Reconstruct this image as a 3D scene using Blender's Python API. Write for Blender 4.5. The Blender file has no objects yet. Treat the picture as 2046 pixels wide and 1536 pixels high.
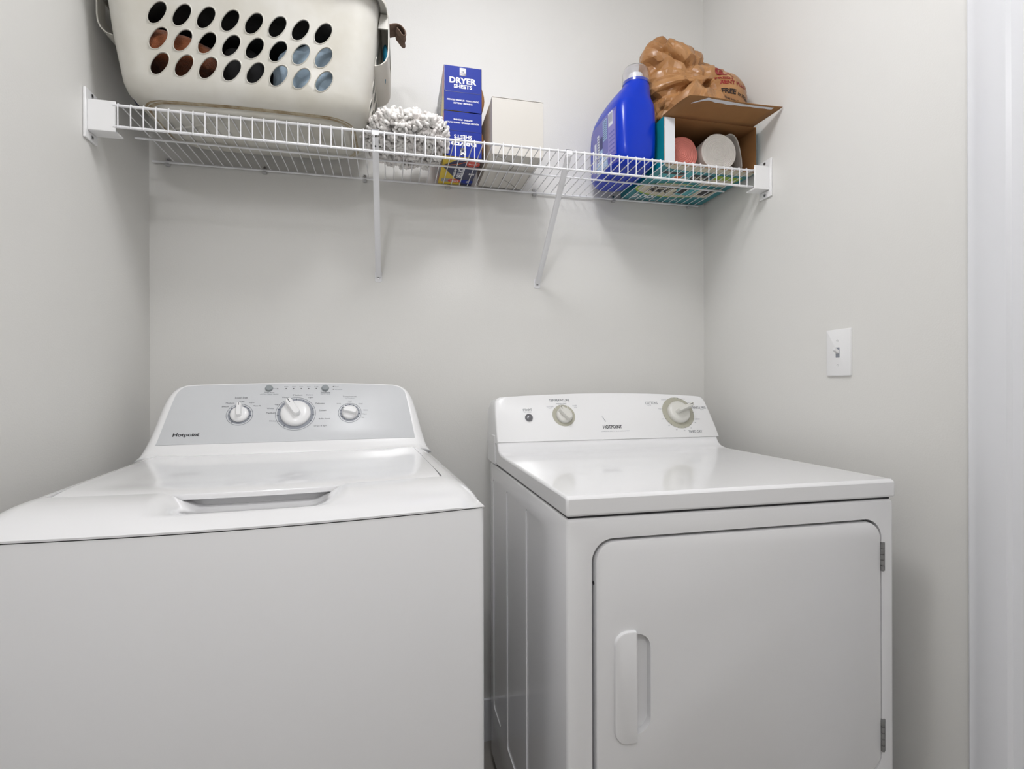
import bpy, bmesh, math, random
from mathutils import Vector, Matrix, noise
from mathutils.bvhtree import BVHTree
from math import sin, cos, pi, radians as R
random.seed(7)
SC = bpy.context.scene
COL = SC.collection

# ---------------------------------------------------------------- camera
FPX = 1048.634
yaw, pitch, roll = 0.22809, 0.00016, -0.00288
fw = Vector((sin(yaw), cos(yaw), 0)); rt = Vector((cos(yaw), -sin(yaw), 0)); up = Vector((0, 0, 1))
f2 = fw*cos(pitch)+up*sin(pitch); u2 = up*cos(pitch)-fw*sin(pitch)
r3 = rt*cos(roll)+u2*sin(roll); u3 = u2*cos(roll)-rt*sin(roll)
cd = bpy.data.cameras.new('camera'); cam = bpy.data.objects.new('camera', cd); COL.objects.link(cam)
cd.sensor_fit = 'HORIZONTAL'; cd.sensor_width = 36; cd.lens = 36*FPX/2046; cd.clip_start = .02
M = Matrix((r3, u3, -f2)).transposed().to_4x4(); M.translation = Vector((0.65044, -1.6472, 1.12725))
cam.matrix_world = M
SC.camera = cam
# ---------------------------------------------------------------- light, exposure
SC.view_settings.view_transform = 'Standard'; SC.view_settings.look = 'None'
SC.view_settings.gamma = 1; SC.view_settings.use_curve_mapping = False
SC.view_settings.exposure = 0.0
w = bpy.data.worlds.new('world'); SC.world = w; w.use_nodes = True
w.node_tree.nodes['Background'].inputs[0].default_value = (.9, .95, 1, 1)
w.node_tree.nodes['Background'].inputs[1].default_value = .3

def globe(name, loc, radius, power, color=(.99, .985, 1.03)):
    l = bpy.data.lights.new(name, 'POINT'); l.shadow_soft_size = radius; l.energy = power; l.color = color
    o = bpy.data.objects.new(name, l); COL.objects.link(o); o.location = loc
    return o
globe('laundry_ceiling_lamp', (.87, -.84, 2.36), .07, 7.5)
ld = bpy.data.lights.new('laundry_ceiling_lamp_diffuser', 'AREA'); ld.shape = 'DISK'; ld.size = .3; ld.energy = 4.6
lo = bpy.data.objects.new('laundry_ceiling_lamp_diffuser', ld); COL.objects.link(lo); lo.location = (.87, -.84, 2.47)
globe('hall_ceiling_lamp', (.36, -2.25, 2.36), .07, 16.5)

# ---------------------------------------------------------------- materials
def srgb(r, g, b):
    f = lambda c: ((c/255+.055)/1.055)**2.4 if c/255 > .04045 else c/255/12.92
    return (f(r), f(g), f(b), 1)
def mat(name, col, rough=.5, metal=0, spec=.5, coat=0, bump=0, bscale=200, var=0, vscale=8, trans=0, ior=1.45, sub=0, alpha=1, sheen=0, col2=None):
    m = bpy.data.materials.new(name); m.use_nodes = True; nt = m.node_tree; b = nt.nodes['Principled BSDF']
    b.inputs['Base Color'].default_value = col
    b.inputs['Roughness'].default_value = rough; b.inputs['Metallic'].default_value = metal
    b.inputs['Specular IOR Level'].default_value = spec; b.inputs['Coat Weight'].default_value = coat
    b.inputs['Coat Roughness'].default_value = .06
    b.inputs['Transmission Weight'].default_value = trans; b.inputs['IOR'].default_value = ior
    b.inputs['Alpha'].default_value = alpha; b.inputs['Sheen Weight'].default_value = sheen
    tc = nt.nodes.new('ShaderNodeTexCoord')
    if sub:
        b.inputs['Subsurface Weight'].default_value = sub; b.inputs['Subsurface Scale'].default_value = .01
    if var:
        n = nt.nodes.new('ShaderNodeTexNoise'); n.inputs['Scale'].default_value = vscale; n.inputs['Detail'].default_value = 5
        nt.links.new(tc.outputs['Object'], n.inputs['Vector'])
        mx = nt.nodes.new('ShaderNodeMix'); mx.data_type = 'RGBA'
        c2 = col2 or tuple(c*(1-var) for c in col[:3])+(1,)
        mx.inputs[6].default_value = col; mx.inputs[7].default_value = c2
        rp = nt.nodes.new('ShaderNodeMapRange'); rp.inputs[1].default_value = .35; rp.inputs[2].default_value = .7
        nt.links.new(n.outputs['Fac'], rp.inputs[0]); nt.links.new(rp.outputs[0], mx.inputs[0])
        nt.links.new(mx.outputs[2], b.inputs['Base Color'])
    if bump:
        n = nt.nodes.new('ShaderNodeTexNoise'); n.inputs['Scale'].default_value = bscale; n.inputs['Detail'].default_value = 3
        nt.links.new(tc.outputs['Object'], n.inputs['Vector'])
        bp = nt.nodes.new('ShaderNodeBump'); bp.inputs['Strength'].default_value = bump; bp.inputs['Distance'].default_value = .002
        nt.links.new(n.outputs['Fac'], bp.inputs['Height']); nt.links.new(bp.outputs[0], b.inputs['Normal'])
    return m
WALL = mat('wall_paint', srgb(228, 227, 223), .55, bump=.12, bscale=260, var=.015, vscale=3)
CEIL = mat('ceiling_paint', srgb(236, 236, 234), .8, bump=.2, bscale=150)
FLOOR = mat('floor_vinyl', srgb(165, 160, 154), .35, var=.2, vscale=6)
TRIM = mat('trim_paint', srgb(232, 233, 236), .3, bump=.03, bscale=40)
ENAM = mat('white_enamel', srgb(238, 238, 239), .16, coat=.6, bump=.015, bscale=30)
ENAMD = mat('dryer_enamel', srgb(240, 240, 241), .2, coat=.5, bump=.02, bscale=40)
PLAST = mat('white_plastic', srgb(242, 242, 242), .28, coat=.2, var=.01)
DARK = mat('dark_gap', srgb(60, 60, 62), .7, var=.1)
PANEL = mat('silver_panel', srgb(212, 214, 216), .35, metal=.0, var=.015, vscale=30)
PRINT = mat('grey_print', srgb(88, 92, 98), .5, var=.05)
PRINTL = mat('light_grey_print', srgb(140, 145, 152), .5, var=.05)
RING = mat('dial_ring_grey', srgb(150, 154, 162), .4, var=.05)
RINGD = mat('dial_ring_dark', srgb(60, 64, 80), .4, var=.05)
RINGB = mat('dial_ring_beige', srgb(186, 184, 168), .45, var=.05)
BTN = mat('button_grey', srgb(150, 156, 158), .3, var=.05)
CHROME = mat('chrome', srgb(190, 190, 192), .18, metal=1, var=.05)
STEEL = mat('hinge_steel', srgb(150, 150, 150), .4, metal=.6, var=.15, vscale=60)
BLACKP = mat('black_print', srgb(35, 36, 40), .5, var=.1)
WIRE = mat('white_wire_coating', srgb(238, 238, 240), .3, coat=.2, var=.01)
CLIPG = mat('grey_clip', srgb(120, 122, 128), .4, var=.1)
CLEAR = mat('frosted_clip', srgb(235, 235, 235), .35, trans=.5, var=.01)

# ---------------------------------------------------------------- mesh helpers
class MB:
    def __init__(s): s.v = []; s.f = []; s.m = []; s.mats = []; s.sm = []
    def mi(s, m):
        if m not in s.mats: s.mats.append(m)
        return s.mats.index(m)
    def add(s, vs, fs, m, smooth=True):
        b = len(s.v); s.v += [tuple(v) for v in vs]; k = s.mi(m)
        for f in fs: s.f.append([b+i for i in f]); s.m.append(k); s.sm.append(smooth)
    def box(s, x0, x1, y0, y1, z0, z1, m):
        vs = [(x, y, z) for z in (z0, z1) for y in (y0, y1) for x in (x0, x1)]
        s.add(vs, [(0, 2, 3, 1), (4, 5, 7, 6), (0, 1, 5, 4), (2, 6, 7, 3), (0, 4, 6, 2), (1, 3, 7, 5)], m)
    def loft(s, rings, m, cap0=True, cap1=True, closed=True):
        n = len(rings[0]); vs = [p for r in rings for p in r]; fs = []
        for i in range(len(rings)-1):
            for j in range(n if closed else n-1):
                k = (j+1) % n
                fs.append((i*n+j, i*n+k, (i+1)*n+k, (i+1)*n+j))
        if cap0: fs.append(tuple(range(n))[::-1])
        if cap1: fs.append(tuple((len(rings)-1)*n+j for j in range(n)))
        s.add(vs, fs, m)
    def tube(s, pts, r, m, n=8, caps=True):
        pts = [Vector(p) for p in pts]; rings = []
        T0 = (pts[1]-pts[0]).normalized()
        a = Vector((0, 0, 1)) if abs(T0.z) < .9 else Vector((1, 0, 0))
        N = (a-T0*a.dot(T0)).normalized()
        for i, p in enumerate(pts):
            T = ((pts[min(i+1, len(pts)-1)]-pts[max(i-1, 0)])).normalized()
            N = (N-T*N.dot(T)).normalized(); B = T.cross(N)
            rr = r[i] if isinstance(r, (list, tuple)) else r
            rings.append([p+(N*cos(2*pi*k/n)+B*sin(2*pi*k/n))*rr for k in range(n)])
        s.loft(rings, m, caps, caps)
    def prism(s, out, fr, d0, d1, m, bev=0):
        """2D outline in frame, extruded between offsets d0 < d1 along the normal"""
        P = lambda u, v, d: fr(u, v, d)
        if bev:
            cx = sum(p[0] for p in out)/len(out); cy = sum(p[1] for p in out)/len(out)
            inn = inset(out, bev)
            mid = inset(out, bev*.3)
            rings = [[P(u, v, d0) for u, v in out], [P(u, v, d1-bev) for u, v in out], [P(u, v, d1-bev*.3) for u, v in mid], [P(u, v, d1) for u, v in inn]]
        else:
            rings = [[P(u, v, d0) for u, v in out], [P(u, v, d1) for u, v in out]]
        s.loft(rings, m)
    def ring(s, fr, cu, cv, r0, r1, d, m, n=64, a0=0, a1=2*pi):
        full = abs(a1-a0-2*pi) < 1e-6; k = n if full else n+1
        vs = []
        for i in range(k):
            a = a0+(a1-a0)*i/n
            vs += [fr(cu+r0*cos(a), cv+r0*sin(a), d), fr(cu+r1*cos(a), cv+r1*sin(a), d)]
        fs = [(2*i, 2*i+1, (2*((i+1) % k))+1, 2*((i+1) % k)) for i in range(n)]
        s.add(vs, fs, m)
    def disc(s, fr, cu, cv, r, d, m, n=20):
        s.add([fr(cu+r*cos(2*pi*i/n), cv+r*sin(2*pi*i/n), d) for i in range(n)], [tuple(range(n))], m)
    def poly(s, pts, m):
        s.add(pts, [tuple(range(len(pts)))], m)
    def line(s, fr, u0, v0, u1, v1, wd, d, m):
        dx, dy = u1-u0, v1-v0; L = math.hypot(dx, dy) or 1; nx, ny = -dy/L*wd/2, dx/L*wd/2
        s.poly([fr(u0-nx, v0-ny, d), fr(u1-nx, v1-ny, d), fr(u1+nx, v1+ny, d), fr(u0+nx, v0+ny, d)], m)
    def text(s, body, fr, u, v, width, height, m, d=.0004, bold=0, rot=0, align='C', shear=0):
        vs, fs = text_mesh(body, bold, shear)
        if not vs: return
        x0 = min(p[0] for p in vs); x1 = max(p[0] for p in vs); y0 = min(p[1] for p in vs); y1 = max(p[1] for p in vs)
        sy = height/(y1-y0); sx = width/(x1-x0) if width else sy
        W = (x1-x0)*sx; ox = {'C': -W/2, 'L': 0, 'R': -W}[align]
        c, q = cos(rot), sin(rot); out = []
        for p in vs:
            a = (p[0]-x0)*sx+ox; b = (p[1]-y0)*sy-height/2
            out.append(fr(u+a*c-b*q, v+a*q+b*c, d))
        s.add(out, fs, m, False)
    def build(s, name, parent=None, loc=None, rotz=0, bevel=0, seg=3, angle=35, sub=0, merge=True, solid=0):
        me = bpy.data.meshes.new(name); me.from_pydata(s.v, [], s.f)
        for m in s.mats: me.materials.append(m)
        for p, k, q in zip(me.polygons, s.m, s.sm): p.material_index = k; p.use_smooth = q
        bm = bmesh.new(); bm.from_mesh(me)
        if merge: bmesh.ops.remove_doubles(bm, verts=bm.verts, dist=1e-6)
        bm.to_mesh(me); bm.free()
        me.set_sharp_from_angle(angle=R(angle))
        o = bpy.data.objects.new(name, me); COL.objects.link(o)
        if loc: o.location = loc
        o.rotation_euler = (0, 0, rotz)
        if parent: o.parent = parent
        if solid:
            q = o.modifiers.new('solid', 'SOLIDIFY'); q.thickness = solid; q.offset = 0
        if bevel:
            q = o.modifiers.new('bevel', 'BEVEL'); q.width = bevel; q.segments = seg; q.limit_method = 'ANGLE'; q.angle_limit = R(40)
            q.harden_normals = False
        if sub:
            q = o.modifiers.new('sub', 'SUBSURF'); q.levels = sub; q.render_levels = sub
        return o
_tc = {}
def text_mesh(body, bold=0, shear=0):
    k = (body, bold, shear)
    if k not in _tc:
        c = bpy.data.curves.new('t', 'FONT'); c.body = body; c.size = 1; c.offset = bold; c.shear = shear; c.resolution_u = 3
        o = bpy.data.objects.new('t', c); COL.objects.link(o); bpy.context.view_layer.update()
        me = bpy.data.meshes.new_from_object(o.evaluated_get(bpy.context.evaluated_depsgraph_get()))
        _tc[k] = ([tuple(v.co) for v in me.vertices], [tuple(p.vertices) for p in me.polygons])
        bpy.data.objects.remove(o); bpy.data.curves.remove(c); bpy.data.meshes.remove(me)
    return _tc[k]
def inset(out, d):
    n = len(out); area_ = sum(out[i][0]*out[(i+1) % n][1]-out[(i+1) % n][0]*out[i][1] for i in range(n)); sg = 1 if area_ > 0 else -1
    res = []
    for i in range(n):
        p0, p1, p2 = out[i-1], out[i], out[(i+1) % n]
        e1 = Vector((p1[0]-p0[0], p1[1]-p0[1])); e2 = Vector((p2[0]-p1[0], p2[1]-p1[1]))
        if e1.length < 1e-9 or e2.length < 1e-9: res.append(p1); continue
        n1 = Vector((-e1.y, e1.x)).normalized(); n2 = Vector((-e2.y, e2.x)).normalized()
        nn = (n1+n2).normalized(); k = 1/max(.4, nn.dot(n1))
        res.append((p1[0]+nn.x*d*k*sg, p1[1]+nn.y*d*k*sg))
    return res
def rrect(x0, x1, y0, y1, r, n=6):
    rs = r if isinstance(r, (tuple, list)) else (r,)*4   # bl, br, tr, tl
    cs = [(x0, y0, pi, rs[0], 1, 1), (x1, y0, 1.5*pi, rs[1], -1, 1), (x1, y1, 0, rs[2], -1, -1), (x0, y1, .5*pi, rs[3], 1, -1)]
    out = []
    for cx, cy, a, q, sx, sy in cs:
        if q <= 0: out.append((cx, cy)); continue
        ox, oy = cx+sx*q, cy+sy*q
        for i in range(n+1): t = a+(pi/2)*i/n; out.append((ox+q*cos(t), oy+q*sin(t)))
    return out
def resample(path, n, smooth_iter=0):
    P = [Vector(p) for p in path]
    for _ in range(smooth_iter):
        Q = [P[0]]
        for a, b in zip(P, P[1:]): Q += [a.lerp(b, .25), a.lerp(b, .75)]
        P = Q+[P[-1]]
    L = [0]
    for a, b in zip(P, P[1:]): L.append(L[-1]+(b-a).length)
    out = []; j = 0
    for i in range(n):
        t = L[-1]*i/(n-1)
        while j < len(L)-2 and L[j+1] < t: j += 1
        q = (t-L[j])/max(1e-9, L[j+1]-L[j]); out.append(P[j].lerp(P[j+1], min(1, q)))
    return out
def frame(O, ex, ey, n):
    O, ex, ey, n = map(Vector, (O, ex, ey, n))
    return lambda u, v, d=0: O+ex*u+ey*v+n*d
def thing(name, label, cat, loc=(0, 0, 0), rotz=0, group=None):
    o = bpy.data.objects.new(name, None); COL.objects.link(o); o.empty_display_size = .05
    o.location = loc; o.rotation_euler = (0, 0, rotz)
    return tag(o, label, cat, group)
def tag(o, label, cat, group=None):
    o['label'] = label; o['category'] = cat
    if group: o['group'] = group
    return o
def struct(o): o['kind'] = 'structure'; return o
def boolean(o, cutters):
    for c in cutters:
        q = o.modifiers.new('cut', 'BOOLEAN'); q.operation = 'DIFFERENCE'; q.object = c; q.solver = 'EXACT'
    # cutters are placed in the same parent space as o
    bpy.context.view_layer.update()
    me = bpy.data.meshes.new_from_object(o.evaluated_get(bpy.context.evaluated_depsgraph_get()))
    o.modifiers.clear(); old = o.data; o.data = me; me.name = o.name
    for c in cutters:
        d = c.data; bpy.data.objects.remove(c); bpy.data.meshes.remove(d)
    for p in me.polygons: p.use_smooth = True
    me.set_sharp_from_angle(angle=R(30))
def sstep(a, b, x):
    t = max(0, min(1, (x-a)/(b-a))); return t*t*(3-2*t)

# ---------------------------------------------------------------- room shell
W = 1.727; H = 2.52; YB = -2.9
def wallbox(name, *b, m=WALL):
    q = MB(); q.box(*b, m); return struct(q.build(name))
wallbox('wall_back', -.1, W+.1, 0, .1, 0, H)
wallbox('wall_left', -.1, 0, YB, 0, 0, H)
wallbox('wall_right', W, W+.1, YB, 0, 0, H)
wallbox('wall_front', -.1, W+.1, YB-.1, YB, 0, H)
wallbox('floor', -.1, W+.1, YB-.1, .1, -.1, 0, m=FLOOR)
wallbox('ceiling', -.1, W+.1, YB-.1, .1, H, H+.1, m=CEIL)
# door casing on the right wall, then the jamb
q = MB()
prof = [(W+.001, -.874), (W-.011, -.874), (W-.014, -.878), (W-.014, -.892), (W-.017, -.897), (W-.017, -.942), (W-.012, -.948), (W-.012, -1.05), (W+.001, -1.05)]
q.loft([[(x, y, 0) for x, y in prof], [(x, y, 2.1) for x, y in prof]], TRIM)
struct(q.build('trim_1', bevel=.001))
q = MB(); q.box(.0, .012, -2.8, -.0, 0, .13, TRIM); struct(q.build('baseboard_left'))
q = MB(); q.box(.012, W-.012, -.012, 0, 0, .13, TRIM); struct(q.build('baseboard_back'))
q = MB(); q.box(W-.012, W, -.874, -.0, 0, .13, TRIM); struct(q.build('baseboard_right'))

# ---------------------------------------------------------------- washer
WA = .0686
washer = thing('washing_machine', 'white top-loading washing machine with silver control panel, left of the dryer', 'washing machine', (.4556, -.8398, 0), WA)
BOW = .028; HW = .343
yf = lambda X: -BOW*(1-(X/HW)**2)
def foot_outline(hw, back, r=.012, n=28, bow=1.0):
    out = []
    fr_ = [(-hw+r+(2*hw-2*r)*i/n) for i in range(n+1)]
    for i in range(5): a = pi+pi/2*i/4; out.append((-hw+r+r*cos(a), r+r*sin(a)+yf(-hw+r)*bow))
    for X in fr_[1:-1]: out.append((X, yf(X)*bow))
    for i in range(5): a = 1.5*pi+pi/2*i/4; out.append((hw-r+r*cos(a), r+r*sin(a)+yf(hw-r)*bow))
    out += [(hw, back), (-hw, back)]
    return out
q = MB(); o1 = foot_outline(HW, .66); o2 = inset(o1, .002)
q.loft([[(x, y, .03) for x, y in o2], [(x, y, .034) for x, y in o1], [(x, y, .926) for x, y in o1], [(x, y, .9295) for x, y in inset(o1, .0015)], [(x, y, .9285) for x, y in inset(o1, .008)], [(x, y, .9) for x, y in inset(o1, .008)]], ENAM, True, False)
q.build('cabinet', washer)
q = MB(); o3 = inset(o1, .006); q.loft([[(x, y, .926) for x, y in o3], [(x, y, .9318) for x, y in o3]], DARK, False, False); q.build('seam_gap', washer)
for x in (-.29, .29):
    for y in (.05, .6):
        q = MB(); q.tube([(x, y, 0), (x, y, .012), (x, y, .031)], [.022, .022, .012], DARK, 16); q.build('levelling_foot', washer)
# deck as a height field with the hand scoop in front
XC = -.004; LIDU = .136; LW = .2965
def base_z(X, u):
    t = min(u/.14, 1); z = .934+.0275*(1-(1-t)**3)
    e = max(0, min(1, (HW-abs(X))/.05)); z -= .022*(1-e)**2.4
    return max(z, .9322)
def lid_top(X, u, y):
    return .9635-.0065*math.exp(-(u-LIDU)/.035)-.0025*sstep(0, .05, LW-abs(X)-.02)*sstep(.16, .24, u)
def deck_z(X, u, y):
    z = base_z(X, u)
    m = 1-sstep(.078, .140, abs(X-XC))
    zs = .9495-.0135*sstep(.022, .105, u)+.0125*sstep(.156, .160, u)
    if u < .02: pass
    z = z+(min(z, zs)-z)*m
    if u > LIDU+.001 and abs(X) < LW-.0001 and y < .6135:
        z = min(z, .9475)
    return z
xs = sorted(set([-HW, -HW+.001, -HW+.003]+[round(-.34+.005*i, 4) for i in range(137)]+[HW-.003, HW-.001, HW]+[-LW, -LW-.0006, LW, LW+.0006]))
us = [0, .0005, .0015, .003, .005]+[.008+.004*i for i in range(32)]+[LIDU, LIDU+.0012, .1385, .140, .144, .148, .152, .1555, .157, .1585, .160, .1615]+[.18+.02*i for i in range(20)]
rows = []
for u in us:
    rows.append([(X, yf(X)*(1-sstep(.15, .4, u))+u, deck_z(X, u, yf(X)*(1-sstep(.15, .4, u))+u)) for X in xs])
for yy in (.6128, .614, .63, .645): rows.append([(X, yy, deck_z(X, .6, yy)) for X in xs])
rows = [r for r in rows if r[len(r)//2][1] < .6125 or r in rows[-4:]]
q = MB()
n = len(xs)
edge0 = [(X, yf(X), .9312) for X in xs]
q.loft([edge0]+rows+[[(X, .66, .9312) for X in xs]], ENAM, False, False, closed=False)
for s in (-1, 1):
    k = 0 if s < 0 else -1
    a = [r[k] for r in [edge0]+rows]; q.loft([a, [(p[0], p[1], .9312) for p in a]], ENAM, False, False, closed=False)
q.build('top_deck', washer, angle=50)
# lid slab
q = MB(); L2 = LW-.0028
lx = [-L2]+[round(-.294+.014*i, 4) for i in range(43)]+[L2]
lu = [LIDU+.0016, LIDU+.0025, LIDU+.006]+[.15+.0154*i for i in range(31)]
top = []
for u in lu:
    top.append([(X, min(.6100, yf(X)*(1-sstep(.15, .4, u))+u), lid_top(X, u, 0)-(.0015 if u == lu[0] else 0)) for X in lx])
under = [[(p[0], p[1]+.0005, max(.9488, p[2]-.009)) for p in top[0]]]
q.loft([[(X, .609, .949) for X in lx]]+[[(p[0], p[1]+.006, .9492) for p in top[0]]]+under+top+[[(X, .6104, .949) for X in lx]], ENAM, False, False, closed=False)
for k in (0, -1):
    a = [r[k] for r in top]; q.loft([a, [(p[0], p[1], .949) for p in a]], ENAM, False, False, closed=False)
q.build('lid', washer, angle=45)
for s in (-1, 1):
    q = MB(); q.box(s*.305-.006, s*.305+.006, .6125, .6165, .9555, .9595, DARK); q.build('lid_hinge', washer)
# console
P32 = R(32)
CF = frame((0, .6016, .9864), (1, 0, 0), (0, sin(P32), cos(P32)), (0, -cos(P32), sin(P32)))
panel = [(-.3012, 0), (-.2995, .006), (-.296, .03), (-.282, .125), (-.278, .142), (-.266, .1605), (-.248, .1645), (-.149, .1682), (-.005, .1708), (.136, .169), (.245, .1645), (.262, .1615), (.279, .150), (.2845, .135), (.2975, .03), (.3005, .006), (.3012, 0)]
outer = [(-.345, -.035), (-.334, -.026), (-.318, .03), (-.3075, .1157), (-.291, .158), (-.265, .1695), (-.1494, .1735), (-.005, .1775), (.1359, .1755), (.258, .1705), (.289, .158), (.309, .1157), (.3225, .03), (.335, -.026), (.345, -.035)]
front = [(-.312, -.03), (-.3035, .0), (-.285, .128), (-.279, .148), (-.266, .1635), (-.248, .1675), (-.149, .1712), (-.005, .1742), (.136, .172), (.245, .1675), (.264, .1645), (.282, .150), (.287, .135), (.3035, .0), (.312, -.03)]
N = 72
ro = resample(outer, N, 2); rf = resample(front, N, 2)
q = MB()
def back(p, y, k=1): P = CF(p[0]*k, p[1], 0); return (P.x, max(y, P.y+.012), min(P.z-.003, 1.135))
ringsC = [[CF(p[0], p[1], 0) for p in rf]]
for t, d in ((.25, -.0005), (.6, -.004), (.88, -.011), (1, -.022)):
    ringsC.append([CF(a[0]+(b[0]-a[0])*t, a[1]+(b[1]-a[1])*t, d) for a, b in zip(rf, ro)])
ringsC.append([back(p, .715, 1.0) for p in ro])
q.loft(ringsC, PLAST, True, True)
q.build('console', washer, angle=60)
q = MB(); rp = [tuple(p) for p in resample(panel, 90, 2)]
q.prism(rp, CF, -.002, .0012, PANEL, bev=.0006)
D = .0016
T = lambda s, u, v, wd, h, m=PRINT, **k: q.text(s, CF, u, v, wd, h, m, d=D, **k)
T('Hotpoint', -.2410, .0245, .057, .0125, BLACKP, bold=.02, shear=.12)
for cu, cv, r0, r1 in ((-.1302, .0785, .020, .0285), (.0008, .0785, .034, .0465), (.1345, .0785, .018, .0275)):
    q.ring(CF, cu, cv, r0, r1-.002, D, RING); q.ring(CF, cu, cv, r1+.001, r1+.0022, D, PRINTL)
    q.ring(CF, cu, cv, r0, r0+.0022, D+.0001, RINGD)
    for k in range(12):
        a = R(-30+k*24); rr = r1-.006
        if cv < 0: continue
        q.line(CF, cu+rr*cos(a), cv+rr*sin(a), cu+(r1-.001)*cos(a), cv+(r1-.001)*sin(a), .0014, D+.0002, RINGD)
T('Load Size', -.1307, .1283, .0285, .0052)
for s, u, v, wd in (('Medium', -.155, .1125, .019), ('Large', -.1285, .1175, .012), ('Super', -.105, .1125, .013), ('Small', -.165, .102, .015), ('Precise Fill', -.092, .1035, .016)): T(s, u, v, wd, .0035)
T('Temperature', .134, .128, .035, .0052); T('with Cold Rinse', .134, .1225, .024, .0028, PRINTL)
for s, u, v, wd in (('Cold', .1345, .1145, .009), ('Tap Cold', .106, .107, .010), ('Cool', .162, .106, .010), ('Warm', .175, .086, .012), ('Warm', .172, .074, .011), ('Hot', .167, .064, .009)): T(s, u, v, wd, .0032)
for s, u, v, wd, m in (('Heavy', -.052, .058, .0165, PRINT), ('Medium', -.0585, .082, .0215, PRINT), ('Light', -.044, .106, .013, PRINT), ('Whites', -.060, .095, .017, PRINTL), ('Heavy', -.0255, .1275, .0165, PRINT), ('Medium', .0035, .1345, .022, PRINT),
                       ('Colors', .032, .135, .018, PRINTL), ('Light', .0355, .1265, .013, PRINT), ('Delicates', .059, .1085, .022, PRINT), ('Casuals', .066, .087, .018, PRINT), ('Bulky Items', .071, .062, .027, PRINT), ('Drain & Spin', .062, .041, .031, PRINT)):
    T(s, u, v, wd, .0042, m)
T('Deep Rinse', -.066, .1425, .024, .0045); T('with Fabric Softener Selection', -.066, .138, .044, .0028, PRINTL)
T('Start/Pause', .072, .1425, .024, .0045, RINGD); T('Hold for Cancel', .072, .1375, .024, .003, PRINTL)
for u in (-.0469, -.0263, -.0078, .0108, .0295, .0484): q.disc(CF, u, .1545, .0014, D, BLACKP, 12)
for v in (.1605, .1515): q.disc(CF, .0917, v, .0013, D, BLACKP, 12)
q.line(CF, -.06, .1545, -.049, .1545, .0008, D, PRINTL)
for s, u in (('Fill', -.0263), ('Wash', -.0078), ('Rinse', .0108), ('Spin', .0295), ('Lid', .0484)): T(s, u, .1605, .0085, .003, PRINTL)
T('Power', .1005, .1605, .011, .003, PRINTL); T('Lid Locked', .105, .1515, .019, .003, PRINTL)
q.build('control_panel', washer)['label'] = 'silver grey control panel with printed cycle names'
def grip_knob(parent, fr, cu, cv, r, h, ang, m, gripw, gl=1.0, name='dial_knob', rear=.8, gh=.6):
    q = MB(); n = 40
    prof = [(r, 0), (r, h*.18), (r*.96, h*.30), (r*.84, h*.42), (r*.6, h*.48), (0.0001, h*.5)]
    q.loft([[fr(cu+a*cos(2*pi*i/n), cv+a*sin(2*pi*i/n), b) for i in range(n)] for a, b in prof], m)
    k = q.build(name, parent, angle=50)
    g = MB(); ca, sa = cos(ang), sin(ang)
    def fg(u, v, d=0): return fr(cu+u*ca-v*sa, cv+u*sa+v*ca, d)
    out = rrect(-r*rear, r*gl, -gripw/2, gripw/2, gripw*.42, 6)
    o2 = inset(out, gripw*.10)
    g.loft([[fg(u, v, h*.2) for u, v in out], [fg(u, v, h*(gh+.25)) for u, v in inset(out, gripw*.05)], [fg(u, v, h*(gh+.4)) for u, v in inset(out, gripw*.16)]], m)
    g.line(fg, r*gl*.62, 0, r*gl*.92, 0, r*.05, h*(gh+.4)+.0003, BLACKP)
    go = g.build('knob_grip', k, angle=50)
    return k
grip_knob(washer, lambda u, v, d=0: CF(u, v, d+.0014), -.1302, .0785, .0215, .020, R(93), PLAST, .013, 1.25, rear=.55)
grip_knob(washer, lambda u, v, d=0: CF(u, v, d+.0014), .0008, .0785, .0365, .026, R(122), PLAST, .020, 1.08, rear=.42)
grip_knob(washer, lambda u, v, d=0: CF(u, v, d+.0014), .1345, .0785, .0205, .020, R(163), PLAST, .015, .92, rear=.92)
for cu in (-.0676, .0712):
    q = MB(); n = 28
    q.loft([[CF(cu+a*cos(2*pi*i/n), .1552+a*sin(2*pi*i/n), b) for i in range(n)] for a, b in ((.0098, .001), (.0098, .002), (.0086, .0028), (.0084, .006), (.0078, .007), (.0001, .0072))], BTN)
    q.build('push_button', washer)['label'] = 'round grey push button'

# ---------------------------------------------------------------- dryer
dryer = thing('clothes_dryer', 'white front-loading clothes dryer with white control panel and beige ringed knobs', 'clothes dryer', (1.2846, -.80, 0))
q = MB(); q.box(-.343, .343, 0, .70, .03, .8975, ENAMD); cab = q.build('cabinet', dryer, bevel=.007)
OX0, OX1, OZ0, OZ1 = -.2978, .3128, .357, .8605
def cutter(out, axis, d0, d1):
    c = MB()
    if axis == 'y': fr = frame((0, 0, 0), (1, 0, 0), (0, 0, 1), (0, 1, 0))
    else: fr = frame((0, 0, 0), (0, 1, 0), (0, 0, 1), (1, 0, 0))
    c.prism(out, fr, d0, d1, ENAMD)
    o = c.build('cut', dryer); bm = bmesh.new(); bm.from_mesh(o.data); bmesh.ops.recalc_face_normals(bm, faces=bm.faces); bm.to_mesh(o.data); bm.free(); return o
cuts = [cutter(rrect(OX0, OX1, OZ0, OZ1, .040, 10), 'y', -.02, .022)]
for a, b in ((.555, .655), (.345, .475), (.148, .278)):
    cuts.append(cutter(rrect(a, b, .19, .853, .008, 3), 'x', -.36, -.3405))
boolean(cab, cuts)
for x in (-.29, .29):
    for y in (.06, .64):
        q = MB(); q.tube([(x, y, 0), (x, y, .012), (x, y, .031)], [.022, .022, .012], DARK, 16); q.build('levelling_foot', dryer)
q = MB(); q.box(-.338, .338, .006, .694, .897, .9015, DARK); q.build('seam_gap', dryer)
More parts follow.
